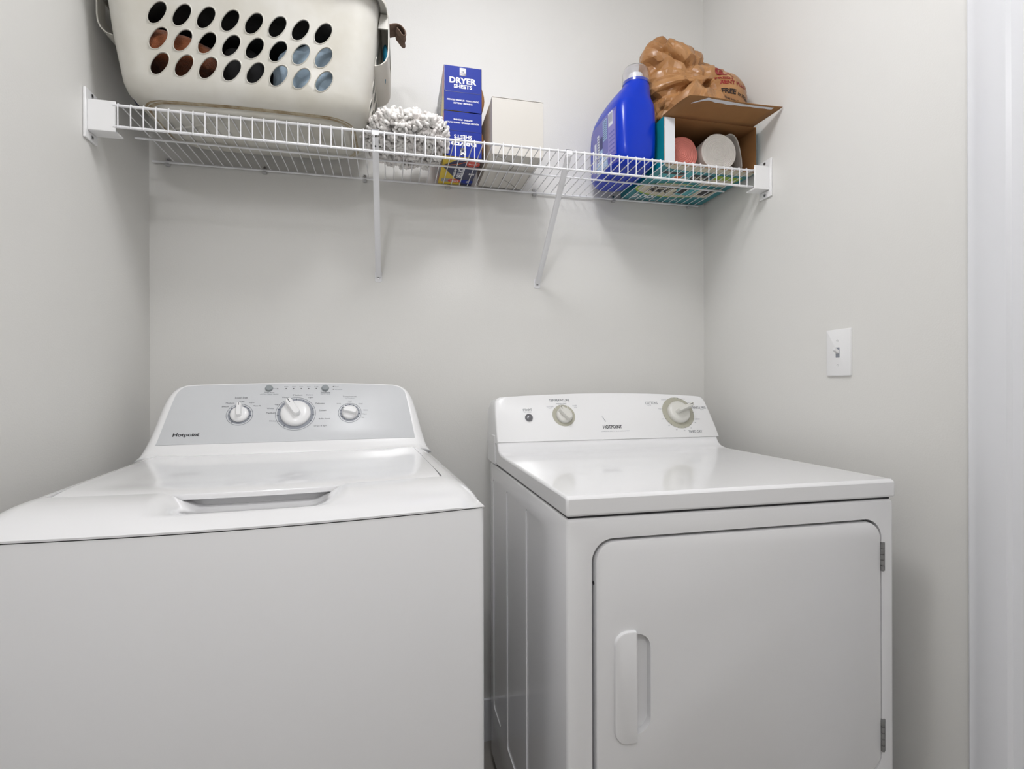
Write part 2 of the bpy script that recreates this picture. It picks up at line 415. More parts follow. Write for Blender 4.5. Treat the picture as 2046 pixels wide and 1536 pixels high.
# worktop curving up into the console
prof = [(-.003, .9015), (-.003, .931), (-.0005, .9355), (.004, .937), (.30, .937), (.515, .937), (.54, .9385), (.56, .943), (.573, .951), (.5795, .9605), (.583, .968), (.60, .968), (.63, .9015)]
q = MB(); q.loft([[(s, y, z) for y, z in prof] for s in (-.3445, .3445)], ENAMD)
q.build('worktop', dryer, bevel=.005, angle=25)
P28 = R(28)
DF = frame((0, .58, .966), (1, 0, 0), (0, sin(P28), cos(P28)), (0, -cos(P28), sin(P28)))
outd = [(-.3455, 0), (-.343, .10), (-.340, .132), (-.332, .140), (-.318, .1425), (-.1686, .1500), (.0, .1535), (.1686, .1500), (.318, .1400), (.332, .1365), (.3385, .127), (.349, .045), (.352, 0)]
ro = resample(outd, 90, 2)
ri = [Vector((p[0]*.985, p[1]*.985+.001)) for p in ro]
q = MB()
ringsD = [[DF(p[0], p[1], .001) for p in ri], [DF(p[0]+(a[0]-p[0])*.7, p[1]+(a[1]-p[1])*.7, -.001) for p, a in zip(ri, ro)], [DF(p[0], p[1], -.006) for p in ro]]
def bk(p, f, y):
    P = DF(p[0], p[1], -.006); z = P.z-f; return (P.x*1.004, max(P.y+.01, y), z)
ringsD.append([bk(p, .002, P_y) for p, P_y in ((p, .665) for p in ro)])
ringsD.append([bk(p, .004, .70) for p in ro])
ringsD.append([bk(p, .018, .725) for p in ro])
q.loft(ringsD, PLAST, True, True)
qc = q
q = MB(); q.box(-.3465, .3465, .61, .724, .900, .985, PLAST); q.build('console_base', dryer, bevel=.004)
# printing on the console face
q = qc; D = .0014
T = lambda s, u, v, wd, h, m=PRINT, **k: q.text(s, DF, u, v, wd, h, m, d=D, **k)
T('START', -.2468, .0985, .027, .0072); T('HOLD TO START', -.2468, .0915, .023, .003, PRINTL)
T('TEMPERATURE', -.1455, .129, .063, .0078)
T('WRINKLE FREE', -.141, .1175, .032, .0036, PRINTL); T('MEDIUM', -.141, .1125, .016, .0028, PRINTL)
T('COTTONS', -.177, .108, .021, .0036, PRINTL); T('HIGH', -.177, .1035, .010, .0028, PRINTL); T('FLUFF', -.1, .1105, .012, .0036, PRINTL); T('LOW', -.098, .105, .009, .0028, PRINTL)
T('HOTPOINT', .006, .0395, .060, .011, BLACKP, bold=.025)
T('COMMERCIAL QUALITY   EXTRA LARGE CAPACITY', .013, .0255, .090, .003, PRINTL)
T('COTTONS', .1505, .116, .041, .0085); T('AUTO', .142, .1085, .012, .003, PRINTL)
T('WRINKLE FREE', .306, .0985, .054, .0085); T('AUTO', .318, .091, .012, .003, PRINTL)
T('TIMED DRY', .2735, .018, .046, .0085)
for cu, cv, r0, r1 in ((-.1391, .079, .024, .0345), (.2327, .082, .036, .0525)):
    q.ring(DF, cu, cv, r0, r1, D, RINGB); q.disc(DF, cu, cv, r0, D, RINGB, 40)
for k in range(22):
    a = R(-170+k*13); q.line(DF, .2327+.049*cos(a), .082+.049*sin(a), .2327+.0525*cos(a), .082+.0525*sin(a), .0012, D+.0002, PRINT if k % 2 else PRINTL)
for k, s in ((200, '10'), (225, '20'), (250, '30'), (275, '40'), (300, '50'), (325, '60')):
    a = R(k); T(s, .2327+.060*cos(a), .082+.060*sin(a), .005, .0032, PRINTL)
for s, u, v in (('MORE DRY', .196, .127), ('DAMP DRY', .262, .129), ('LESS DRY', .282, .116), ('MORE DRY', .178, .0955), ('LESS DRY', .293, .059), ('DRY', .289, .109)): T(s, u, v, .017, .003, PRINTL)
for a in (100, 140, 172): q.line(DF, -.1391+.030*cos(R(a-40)), .079+.030*sin(R(a-40)), -.1391+.0345*cos(R(a-40)), .079+.0345*sin(R(a-40)), .0016, D+.0002, PLAST)
# worn mark of the old badge above the name
for k in range(5): q.line(DF, -.021+.002*k, .073-.003*k, -.017+.001*k, .070-.0035*k, .0012, D, PRINTL)
q.build('console', dryer, angle=55)['label'] = 'white control console with printed drying cycles'
q = MB(); n = 32
q.loft([[DF(-.2457+a*cos(2*pi*i/n), .0735+a*sin(2*pi*i/n), b) for i in range(n)] for a, b in ((.0115, .0005), (.0115, .003), (.0105, .006), (.007, .0085), (.0001, .0095))], mat('start_button_grey', srgb(126, 126, 130), .15, metal=.4, var=.05))
q.build('start_button', dryer)['label'] = 'shiny dark grey round start button'
KN = mat('warm_white_knob', srgb(224, 223, 216), .3, coat=.3, var=.01)
dfk = lambda u, v, d=0: DF(u, v, d+.0016)
grip_knob(dryer, dfk, -.1381, .0785, .0245, .024, R(128), KN, .021, .98, rear=.95)
grip_knob(dryer, dfk, .2327, .082, .036, .034, R(22), KN, .013, 1.12, rear=.55, gh=.75)
# door with pocket and handle plate
q = MB(); fr = frame((0, 0, 0), (1, 0, 0), (0, 0, 1), (0, -1, 0))
q.prism(rrect(OX0+.0075, OX1-.0022, OZ0+.004, OZ1-.0052, .036, 10), fr, -.018, .0015, ENAMD, bev=.004)
door = q.build('door', dryer)
pk = cutter(rrect(1.040-1.2846, 1.096-1.2846, .515, .69, .026, 8), 'y', -.03, .012)
bm = bmesh.new(); bm.from_mesh(door.data); bmesh.ops.recalc_face_normals(bm, faces=bm.faces); bm.to_mesh(door.data); bm.free()
boolean(door, [pk])
q = MB()
hx0, hx1 = 1.0265-1.2846, 1.0685-1.2846
q.prism(rrect(hx0, hx1, .5035, .698, (.024, .004, .004, .024), 8), fr, -.004, .0085, ENAMD, bev=.003)
q.build('door_handle', door)
q = MB(); q.prism(rrect(OX0+.002, OX1-.001, OZ0+.002, OZ1-.002, .038, 8), fr, -.0225, -.021, mat('door_recess_grey', srgb(120, 120, 120), .6, var=.05)); q.build('door_recess', dryer)
q = MB(); q.tube([(OX0+.0085, .010, .782), (OX0+.0065, .010, .782)], .0032, DARK, 10); q.build('latch_hole', door)
for z0, z1 in ((.757, .813), (.401, .463)):
    q = MB(); hx = 1.5965-1.2846
    kn = (z1-z0)/5
    for k in range(5): q.tube([(hx, -.0025, z0+kn*k+.0004), (hx, -.0025, z0+kn*(k+1)-.0006)], .0034, STEEL, 12)
    q.box(hx, hx+.0065, -.0025, .002, z0, z1, STEEL)
    q.build('door_hinge', dryer)['label'] = 'small steel hinge at right edge of the door'

# ---------------------------------------------------------------- wire shelf
ZS = 1.7480
shelf = thing('wire_shelf', 'white coated wire shelf running wall to wall above the washer and dryer', 'shelf', (W/2, -.16, 1.70))
SO = Vector((W/2, -.16, 1.70))
def sh(name, q, **k):
    q.v = [tuple(Vector(v)-SO) for v in q.v]; return q.build(name, k.pop('parent', shelf), **k)
for nm, y, z, r, x0, x1 in (('front_rod', -.3165, ZS, .0032, .055, 1.68), ('lower_front_rod', -.3165, 1.7010, .0032, .055, 1.68), ('middle_rod', -.155, ZS-.0012, .0026, .03, 1.70), ('back_rod', -.0085, ZS, .003, .012, 1.70)):
    q = MB(); q.tube([(x0, y, z), (x1, y, z)], r, WIRE, 10); sh(nm, q)
for k in range(66):
    x = .0655+.0249*k
    if x > 1.685: break
    q = MB()
    q.tube([(x, -.3205, 1.6975), (x, -.3210, 1.7480), (x, -.3190, ZS+.0036), (x, -.315, ZS+.0042), (x, -.16, ZS+.0032), (x, -.006, ZS+.0036)], .0014, WIRE, 6)
    sh('cross_wire', q)
def screw(p, nrm, parent, r=.0042):
    q = MB(); q.tube([Vector(p), Vector(p)+Vector(nrm)*.0018], r, CHROME, 12)
    q.tube([Vector(p)+Vector(nrm)*.0018, Vector(p)+Vector(nrm)*.0021], r*.35, BLACKP, 4)
    o = sh('screw', q, parent=parent); o['label'] = 'steel screw head'; return o
for x in (.6165, 1.1175):
    q = MB(); hw = .0078
    A = Vector((x, -.309, 1.7415)); B = Vector((x, -.0035, 1.459)); d = (B-A).normalized(); nn = Vector((0, d.z, -d.y)); nn = -nn if nn.z > 0 else nn
    prof = [(-hw, 0), (-hw, .007), (-hw+.0015, .008), (hw-.0015, .008), (hw, .007), (hw, 0), (hw-.0012, 0), (hw-.002, .0062), (-hw+.002, .0062), (-hw+.0012, 0)]
    q.loft([[p+Vector((u, 0, 0))+nn*v for u, v in prof] for p in (A, B)], WIRE)
    q.tube([A+Vector((0, .012, -.016))+nn*.008, A+Vector((0, .012, -.016))+nn*.0085], .0022, BLACKP, 8)
    br = sh('support_bracket', q)
    q = MB(); fr = frame((x, 0, 0), (1, 0, 0), (0, 0, 1), (0, -1, 0))
    q.prism(rrect(-.0105, .0105, 1.4395, 1.470, (.006, .006, .002, .002), 5), fr, .0003, .0025, WIRE, bev=.0008); sh('foot_plate', q, parent=br)
    screw((x, -.0025, 1.452), (0, -1, 0), br, .0036)
    q = MB(); q.box(x-.0095, x+.0095, -.3215, -.311, ZS+.0020, ZS+.0046, CLIPG); q.box(x-.0085, x+.0085, -.3215, -.3185, ZS-.009, ZS+.003, WIRE)
    sh('rod_clip', q, parent=br, bevel=.0006)['label'] = 'grey clip over the front rod'
for s, xw, wd, dy in ((1, 0, .060, .018), (-1, W, .054, 0)):
    q = MB(); X = lambda a: xw+s*a
    def bx(a, b, *r): q.box(min(X(a), X(b)), max(X(a), X(b)), *r, PLAST)
    bx(.0004, .006, -.343+dy, -.293+dy, 1.670, 1.780)
    bx(.006, wd, -.336+dy, -.332+dy, 1.689, 1.757)
    bx(.006, wd, -.332+dy, -.298+dy, 1.689, 1.693)
    bx(.006, wd-.02, -.332+dy, -.298+dy, 1.7535, 1.757)
    e = sh('end_bracket', q, bevel=.0015, seg=2)
    for z in (1.771, 1.679): screw((X(.006), -.318+dy, z), (s, 0, 0), e, .0042)
for x in (.048, .298, .578, .828, 1.107, 1.383, 1.664):
    q = MB(); q.box(x-.006, x+.006, -.0135, -.0003, ZS-.009, ZS-.0032, CLEAR); q.box(x-.005, x+.005, -.004, -.0003, ZS-.009, ZS+.014, CLEAR)
    c = sh('wall_clip', q, bevel=.0012, seg=2)
    screw((x, -.004, ZS+.009), (0, -1, 0), c, .0034)
TOP = ZS+.0052   # what stands on the wires

# ---------------------------------------------------------------- laundry basket
BASK = mat('cream_plastic', srgb(210, 208, 201), .42, coat=.05, var=.07, vscale=9, bump=.03, bscale=60, col2=srgb(196, 192, 180))
DIRT = mat('brown_grime', srgb(140, 118, 84), .6, var=.4, vscale=40, col2=srgb(200, 190, 165))
BC = Vector((.334, -.207, TOP))
basket = thing('laundry_basket', 'worn cream plastic laundry basket with oval holes, on the left end of the wire shelf', 'laundry basket', BC, R(-1.2))
prof_ = [(0.0, .211, .096), (.004, .217, .102), (.012, .220, .105), (.0135, .230, .115), (.0165, .2375, .1215), (.0235, .2475, .129), (.037, .2595, .137), (.055, .2665, .1425), (.107, .2745, .1485), (.159, .282, .154), (.211, .2865, .160), (.26, .291, .168), (.297, .2945, .176)]
def dims(z):
    for (a, b) in zip(prof_, prof_[1:]):
        if z <= b[0]+1e-9:
            t = (z-a[0])/(b[0]-a[0]); return a[1]+(b[1]-a[1])*t, a[2]+(b[2]-a[2])*t
    return prof_[-1][1:]
def bsurf(side, s, z, off=0):
    a, b = dims(z); r = .062
    a += off; b += off; r += off
    def along(full, e, hw):
        hw = min(hw, full*e)
        return s/e*hw if abs(s) <= e else math.copysign(hw+(full-hw)*(abs(s)-e)/(1-e), s)
    if side == 'F': return Vector((along(a-r, .955, .196), -b-.006*(1-s*s), z))
    if side == 'B': return Vector((-along(a-r, .955, .196), b+.006*(1-s*s), z))
    if side == 'R': return Vector((a, (b-r)*s, z))
    if side == 'L': return Vector((-a, -(b-r)*s, z))
    k = 'CFR CRB CBL CLF'.split().index(side); t = -pi/2+k*pi/2+s*pi/2
    cx = (a-r)*(1, 1, -1, -1)[k]; cy = (b-r)*(-1, 1, 1, -1)[k]
    return Vector((cx+r*cos(t), cy+r*sin(t), z))
q = MB()
SUBN = 8
hrows = [(.055, .107), (.107, .159), (.159, .211)]
zrows = [p[0] for p in prof_]
def vsub(z0, z1): return [z0+(z1-z0)*i/SUBN for i in range(SUBN+1)]
def plain(side, s0, s1, ns, z0, z1, nz):
    g = [[bsurf(side, s0+(s1-s0)*i/ns, z0+(z1-z0)*j/nz) for i in range(ns+1)] for j in range(nz+1)]
    q.loft(g, BASK, False, False, closed=False)
def holecell(side, s0, s1, z0, z1, tilt=1):
    bnd = [(i/SUBN, 0) for i in range(SUBN)]+[(1, i/SUBN) for i in range(SUBN)]+[(1-i/SUBN, 1) for i in range(SUBN)]+[(0, 1-i/SUBN) for i in range(SUBN)]
    n = len(bnd); rings = []
    P = lambda u, v, off=0: bsurf(side, s0+(s1-s0)*u, z0+(z1-z0)*v, off)
    rings.append([P(u, v) for u, v in bnd])
    def hole(k):
        o = []
        for (u, v) in bnd:
            a = math.atan2(v-.5, u-.5)
            g = 1+.13*cos(2*(a-R(52)))
            o.append((.5+k*g*(.372*cos(a)+.075*sin(a)*tilt), .5+k*g*(.412*sin(a)+.04*cos(a)*tilt)))
        return o
    for k, off in ((1.12, 0), (1.09, .0009), (1.04, .0016), (1.0, .0012), (.975, -.0012)):
        rings.append([P(u, v, off) for u, v in hole(k)])
    q.loft(rings, BASK, False, False)
sides = {'F': (8, .955), 'B': (8, .955), 'R': (3, .9), 'L': (3, .9)}
order = ['F', 'CFR', 'R', 'CRB', 'B', 'CBL', 'L', 'CLF']
for sd in order:
    if sd in sides:
        nc, e = sides[sd]
        cuts_ = [-1, -e]+[-e+2*e*i/nc for i in range(1, nc)]+[e, 1]
        for i in range(len(cuts_)-1):
            s0, s1 = cuts_[i], cuts_[i+1]; holey = 0 < i < len(cuts_)-2
            ns = SUBN if holey else 1
            for z0, z1 in zip(zrows, zrows[1:]):
                if (z0, z1) in hrows:
                    if holey: holecell(sd, s0, s1, z0, z1)
                    else: plain(sd, s0, s1, ns, z0, z1, SUBN)
                else: plain(sd, s0, s1, ns, z0, z1, 2)
    else:
        for z0, z1 in zip(zrows, zrows[1:]):
            plain(sd, 0, 1, 8, z0, z1, SUBN if (z0, z1) in hrows else 2)
def loop(z, off=0, dz=0):
    o = []
    for sd in order:
        n = 16 if sd in ('F', 'B') else 8
        for i in range(n): s = i/n; o.append(bsurf(sd, -1+2*s if len(sd) == 1 else s, z, off)+Vector((0, 0, dz)))
    return o
lp = loop(0)
q.poly([tuple(p) for p in lp][::-1], BASK)
bb = q.build('basket_body', basket, merge=True)
bm = bmesh.new(); bm.from_mesh(bb.data); bmesh.ops.remove_doubles(bm, verts=bm.verts, dist=2e-5); bmesh.ops.recalc_face_normals(bm, faces=bm.faces); bm.to_mesh(bb.data); bm.free()
bb.data.set_sharp_from_angle(angle=R(50))
so = bb.modifiers.new('solid', 'SOLIDIFY'); so.thickness = .0022; so.offset = -1
q = MB()
rl = [loop(.297, -.001, -.004), loop(.297, .000, .001), loop(.297, .004, .0035), loop(.297, .014, .003), loop(.297, .0195, .000), loop(.297, .0205, -.005), loop(.297, .0205, -.013), loop(.297, .0185, -.013), loop(.297, .0185, -.004), loop(.297, .003, -.001)]
q.loft(rl, BASK, False, False); q.build('rim', basket, angle=50)
q = MB(); q.loft([loop(.0125, .0002), loop(.0130, .0016), loop(.0146, .0014), loop(.0150, .0002)], DIRT, False, False); q.build('grime_line', basket)['label'] = 'brown grime along the base edge'
for s in (1, -1):
    q = MB()
    sec = [(.315, .297), (.3185, .285), (.3190, .25), (.3185, .205), (.3165, .188), (.311, .175), (.300, .165), (.2845, .160)]
    inn = [(x-.003, z+.0005) for x, z in sec]
    for y0, y1 in ((-.098, -.065), (.065, .098)):
        ring = [(s*x, y0, z) for x, z in sec+inn[::-1]]; ring1 = [(s*x, y1, z) for x, z in sec+inn[::-1]]
        q.loft([ring, ring1], BASK)
    for sl in (sec[:3], sec[3:]):
        il = [(x-.003, z+.0005) for x, z in sl]
        q.loft([[(s*x, -.065, z) for x, z in sl+il[::-1]], [(s*x, .065, z) for x, z in sl+il[::-1]]], BASK)
    for y in (-.098, .094):
        pts = [(.298, .29), (.317, .29), (.317, .255), (.292, .255)]
        q.loft([[(s*x, y, z) for x, z in pts], [(s*x, y+.004, z) for x, z in pts]], BASK)
    q.build('handle', basket, angle=40)

def cloth_blob(name, c, rad, m, label, cat, seed=0, amp=.012, freq=14, fine=0, sq=.6, folds=.004, group=None, flat=0):
    """a crumpled heap of cloth"""
    bm = bmesh.new(); bmesh.ops.create_icosphere(bm, subdivisions=5, radius=1)
    cv = Vector(c); sd = Vector((seed*3.1, seed*1.7, seed*5.3))
    for v in bm.verts:
        d = v.co.normalized(); e = Vector([math.copysign(abs(t)**sq, t) for t in d])
        p = Vector((e.x*rad[0], e.y*rad[1], e.z*rad[2]))
        w_ = p*freq+sd; n1 = noise.noise(w_); rd = 1-abs(noise.noise(w_*1.7+Vector((5, 2, 1))))*2
        rd2 = 1-abs(noise.noise(Vector((w_.x*3, w_.y*3, w_.z*1.2))))*2
        p += d*(amp*n1+folds*rd+folds*.5*rd2)
        if fine: p += d*fine*noise.noise(p*420)
        if flat and p.z < -rad[2]*flat: p.z = -rad[2]*flat
        v.co = p
    me = bpy.data.meshes.new(name); bm.to_mesh(me); bm.free(); me.materials.append(m)
    for p in me.polygons: p.use_smooth = True
    o = bpy.data.objects.new(name, me); COL.objects.link(o); o.location = cv
    return tag(o, label, cat, group)
TBROWN = mat('brown_terry', srgb(150, 84, 46), .95, bump=1.0, bscale=500, var=.35, vscale=60, sheen=.3)
NAVY = mat('navy_cloth', srgb(48, 56, 92), .9, bump=.8, bscale=300, var=.4, vscale=70)
BLACKC = mat('black_cloth', srgb(30, 29, 30), .9, bump=.3, bscale=200, var=.3, vscale=25)
BLUEC = mat('light_blue_cotton', srgb(166, 186, 202), .85, bump=.2, bscale=500, var=.03)
TEAL = mat('teal_cloth', srgb(20, 120, 150), .85, bump=.3, bscale=300, var=.1)
TAUPE = mat('taupe_terry', srgb(134, 112, 98), .95, bump=1.0, bscale=700, var=.2, vscale=80)
cloth_blob('folded_cloth', (.160, -.215, TOP+.054), (.085, .100, .032), NAVY, 'navy blue cloth at the bottom left of the laundry basket', 'cloth', 3, amp=.008, fine=.001)
cloth_blob('towel', (.165, -.225, TOP+.134), (.092, .112, .038), TBROWN, 'rusty brown terry towel seen through the left holes of the basket', 'towel', 5, amp=.012, fine=.0016)
cloth_blob('dark_garment', (.330, -.210, TOP+.236), (.238, .130, .052), BLACKC, 'black cloth heaped on top inside the laundry basket', 'clothing', 8)
cloth_blob('dark_garment', (.312, -.212, TOP+.098), (.050, .100, .074), BLACKC, 'black garment in the middle of the basket between brown towel and blue sheet', 'clothing', 9)
cloth_blob('bed_sheet', (.474, -.218, TOP+.108), (.086, .108, .084), BLUEC, 'light blue bed sheet bunched in the right end of the laundry basket', 'bed sheet', 12, amp=.012, freq=17, folds=.009)
cloth_blob('washcloth', (.6400, -.225, TOP+.215), (.0035, .028, .045), TEAL, 'teal cloth poking out at the right handle of the laundry basket', 'cloth', 14, amp=.004, folds=.002)
# brown towel corner folded over the rim at the right end
q = MB(); pts = []
sec = [(.595, TOP+.296), (.618, TOP+.304), (.640, TOP+.309), (.656, TOP+.316), (.668, TOP+.322), (.680, TOP+.322), (.690, TOP+.312), (.693, TOP+.301), (.688, TOP+.295), (.681, TOP+.298), (.675, TOP+.308), (.668, TOP+.312)]
rr_ = []
for i in range(9):
    y = -.245+.055*i/8; k = 1-.25*abs(i-4)/4
    rr_.append([(x+.002*sin(i*1.7), y, z-(1-k)*.03*max(0, (x-.65)/.04)) for x, z in sec])
q.loft(rr_, TAUPE, False, False, closed=False)
o = q.build('hand_towel', solid=.004, sub=1); tag(o, 'taupe towel corner hanging over the right rim of the laundry basket', 'towel')

# ---------------------------------------------------------------- white mop head
MOPM = mat('white_chenille', srgb(252, 250, 246), .9, bump=.4, bscale=900, var=.10, vscale=30, col2=srgb(240, 234, 230), sheen=.3)
q = MB(); rnd = random.Random(4)
mc = Vector((.700, -.185, TOP+.036)); mr = Vector((.112, .118, .032))
n = 24
q.loft([[mc+Vector((mr.x*.85*sin(pi*j/12)*cos(2*pi*i/n), mr.y*.85*sin(pi*j/12)*sin(2*pi*i/n), -mr.z*.9*cos(pi*j/12))) for i in range(n)] for j in range(13)], MOPM, False, False)
for k in range(1700):
    d = Vector((rnd.gauss(0, 1), rnd.gauss(0, 1), rnd.gauss(0, 1))).normalized()
    if d.z < -.15 and rnd.random() < .35: d.z = -d.z
    lump = 1+.16*noise.noise(d*2.3+Vector((4, 1, 9)))
    p = mc+Vector((d.x*mr.x, d.y*mr.y, d.z*mr.z*(1+.5*noise.noise(d*3.1)))) *1.0 if 0 else mc+Vector((d.x*mr.x, d.y*mr.y, d.z*mr.z))*lump
    nn = (Vector((d.x/mr.x, d.y/mr.y, d.z/mr.z)).normalized()+Vector((rnd.gauss(0, .45), rnd.gauss(0, .45), rnd.gauss(0, .35)))).normalized()
    L = rnd.uniform(.008, .026)*(1 if rnd.random() < .95 else 1.5); r = rnd.uniform(.0034, .0058)
    if nn.z < 0: L *= .6
    e = p+nn*L
    if e.z < TOP-.001 and not (k % 9 == 0): e.z = TOP+rnd.uniform(.003, .008)
    bend = Vector((rnd.gauss(0, 1), rnd.gauss(0, 1), rnd.gauss(0, 1)))*.006
    m1 = p.lerp(e, .5)+bend
    for t in (p, m1, e):
        t.y = min(t.y, -.02)
        if k % 9: t.z = max(t.z, TOP+r*.9)
        if t.x > .805: t.x = .805-(t.x-.805)*.3
    q.tube([p-nn*.01, p, m1, e, e+(e-m1).normalized()*r*.75], [r*.7, r, r*.95, r*1.05, r*.45], MOPM, 7)
o = q.build('mop_head', merge=False, angle=180); tag(o, 'shaggy white chenille mop head beside the basket, spilling over the shelf front', 'mop head')
# the mop has nubbly surface

# ---------------------------------------------------------------- dryer sheet boxes
BLUE = mat('blue_carton', srgb(10, 42, 146), .5, coat=.0, spec=.25, var=.08, vscale=12)
DBLUE = mat('navy_carton', srgb(14, 26, 78), .35, coat=.3, var=.05)
YEL = mat('yellow_carton', srgb(222, 192, 40), .35, coat=.2, var=.05)
ORA = mat('orange_carton', srgb(224, 110, 40), .35, coat=.2, var=.05)
RED = mat('red_carton', srgb(214, 60, 36), .35, coat=.2, var=.05)
GREYC = mat('grey_carton', srgb(140, 142, 146), .4, coat=.2, var=.05)
KRAFT = mat('kraft_board', srgb(158, 114, 70), .8, var=.1, vscale=20, bump=.1, bscale=300)
WPRINT = mat('white_print', srgb(240, 240, 244), .4, var=.01)
GOLD = mat('gold_print', srgb(200, 180, 110), .4, var=.03)
def sheets_box(loc, flip, label, flap_left=0):
    wd, dp, ht = .1035, .203, .1225
    t = thing('dryer_sheet_box', label, 'box', loc, 0, None)
    q = MB(); q.box(-wd/2, wd/2, 0, dp, .0, ht, BLUE)
    s = -1 if flip else 1
    F = frame((0, 0, ht/2), (s, 0, 0), (0, 0, s), (0, -1, 0))      # front
    d = .0005; h2 = ht/2; w2 = wd/2
    q.text('DRYER', F, 0, .0225, .074, .0165, WPRINT, d, bold=.035); q.text('SHEETS', F, 0, .0065, .050, .0105, WPRINT, d, bold=.03)
    q.poly([F(-.009, h2-.003, d*.6), F(.009, h2-.003, d*.6), F(.009, h2-.0245, d*.6), F(-.009, h2-.0245, d*.6)][::-1] if 0 else [F(-.009, h2-.0245, d*.6), F(.009, h2-.0245, d*.6), F(.009, h2-.003, d*.6), F(-.009, h2-.003, d*.6)], DBLUE)
    q.text('M', F, 0, h2-.011, .015, .0125, WPRINT, d, bold=.05); q.text("Member's", F, 0, h2-.0195, .016, .0028, GOLD, d); q.text("Mark", F, 0, h2-.0232, .009, .0028, GOLD, d)
    for a, b in (((-w2+.001, h2), (-w2+.001, -.005)), ((-w2+.005, -.0095), (w2-.005, -.0095)), ((-w2+.001, -.005), (-w2+.005, -.0095)), ((w2-.005, -.0095), (w2-.001, -.005)), ((w2-.001, -.005), (w2-.001, h2))):
        q.line(F, *a, *b, .0007, d, DBLUE)
    q.text('REDUCES WRINKLES · FIGHTS STATIC', F, 0, -.0315, .088, .0042, WPRINT, d, bold=.03); q.text('SOFTENS · FRESHENS', F, 0, -.040, .052, .0042, WPRINT, d, bold=.03)
    # side art, both sides
    for sx in (-1, 1):
        S = frame((sx*wd/2, 0, 0), (0, 1, 0), (0, 0, 1), (sx, 0, 0))
        def pl(pts, m, dd): q.poly([S(a, b, dd) for a, b in (pts if sx < 0 else pts)], m)
        pl([(0, 0), (dp, 0), (dp, ht), (0, ht)], GREYC, .0003)
        pl([(0, 0), (.10, 0), (.05, .06), (.025, ht), (0, ht)], YEL, .0004)
        pl([(0, .07), (.03, .045), (.05, .07), (.04, .11), (.02, ht), (0, ht)], ORA, .0005)
        pl([(.17, 0), (dp, 0), (dp, ht*.7)], RED, .0005)
        q.text('DRYER', S, .105, .07, .07, .02, WPRINT, .0006, rot=R(0), bold=.02) if sx > 0 else q.text('DRYER', frame((sx*wd/2, 0, 0), (0, -1, 0), (0, 0, 1), (sx, 0, 0)), -.105, .07, .07, .02, WPRINT, .0006, bold=.02)
    # underside art
    Bf = frame((0, 0, 0), (1, 0, 0), (0, -1, 0), (0, 0, -1))
    def bp(pts, m, dd): q.poly([Bf(a, -b, dd) for a, b in pts], m)
    bp([(-w2, dp), (w2, dp), (w2, 0), (-w2, 0)], DBLUE, .0002)
    bp([(-w2, .0), (-w2, .068), (-.012, .02), (.02, .0)][::-1], YEL, .0004)
    bp([(-w2, .068), (-w2, dp), (w2*.4, dp), (w2*.1, .17), (-.028, .11)][::-1], YEL, .0004)
    bp([(-w2*.7, .06), (-w2*.1, .045), (.028, .015), (w2*.3, .03), (-w2*.2, .055)], ORA, .0005)
    bp([(-w2, .062), (-w2, .082), (-w2*.5, .062)], RED, .0006)
    bp([(-w2*.85, dp-.02), (-.01, dp-.02), (-.01, dp-.045), (-w2*.85, dp-.045)], GREYC, .0005)
    for cx, cy, ru, rv, m in ((.034, .042, .020, .020, RED), (-.004, .172, .020, .014, RED), (.034, .172, .019, .014, BLUE)):
        q.add([Bf(cx+ru*cos(2*pi*i/20), -cy+rv*sin(2*pi*i/20), .0006) for i in range(20)], [tuple(range(20))], m)
    q.text('SHARP', Bf, .034, -.042, .026, .010, WPRINT, .0009, bold=.02); q.text('160', Bf, -.004, -.172, .022, .012, WPRINT, .0009); q.text('4', Bf, .034, -.172, .008, .014, WPRINT, .0009)
    q.text('DRYER', Bf, .006, -.112, .070, .016, WPRINT, .0009, rot=-pi/2, bold=.03); q.text('SHEETS', Bf, -.010, -.112, .048, .008, WPRINT, .0009, rot=-pi/2, bold=.02)
    q.text('M', Bf, .040, -.112, .016, .013, WPRINT, .0009, bold=.04)
    q.build('carton', t)
    # torn open flap bulging at the right side
    q = MB(); rings = []
    for i in range(9):
        z = .012+(ht-.024)*i/8; b = .016*sin(pi*i/8)
        rings.append([(wd/2+.0015, .02, z), (wd/2+.002+b*.9, .05, z), (wd/2+.002+b, .09, z), (wd/2+.002+b*.5, .15, z)])
    q.loft(rings, KRAFT, False, False, closed=False)
    if flap_left >= 0: q.build('side_flap', t, solid=.0008)['label'] = 'brown cardboard flap bulging from the right side'
    return t
XB = .8475
b1 = sheets_box((XB, -.2115, TOP), True, 'blue dryer sheets box standing upside down on the shelf beside the mop head')
b2 = sheets_box((XB+.0, -.2125, TOP+.1245), False, 'blue dryer sheets box stacked upright on top of the other one')
q = MB(); q.poly([(-.052, .06, 0), (-.052, .19, 0), (-.066, .17, -.022), (-.066, .09, -.03)], KRAFT); q.build('side_flap', b2, solid=.0008)['label'] = 'brown cardboard flap hanging at the left side'

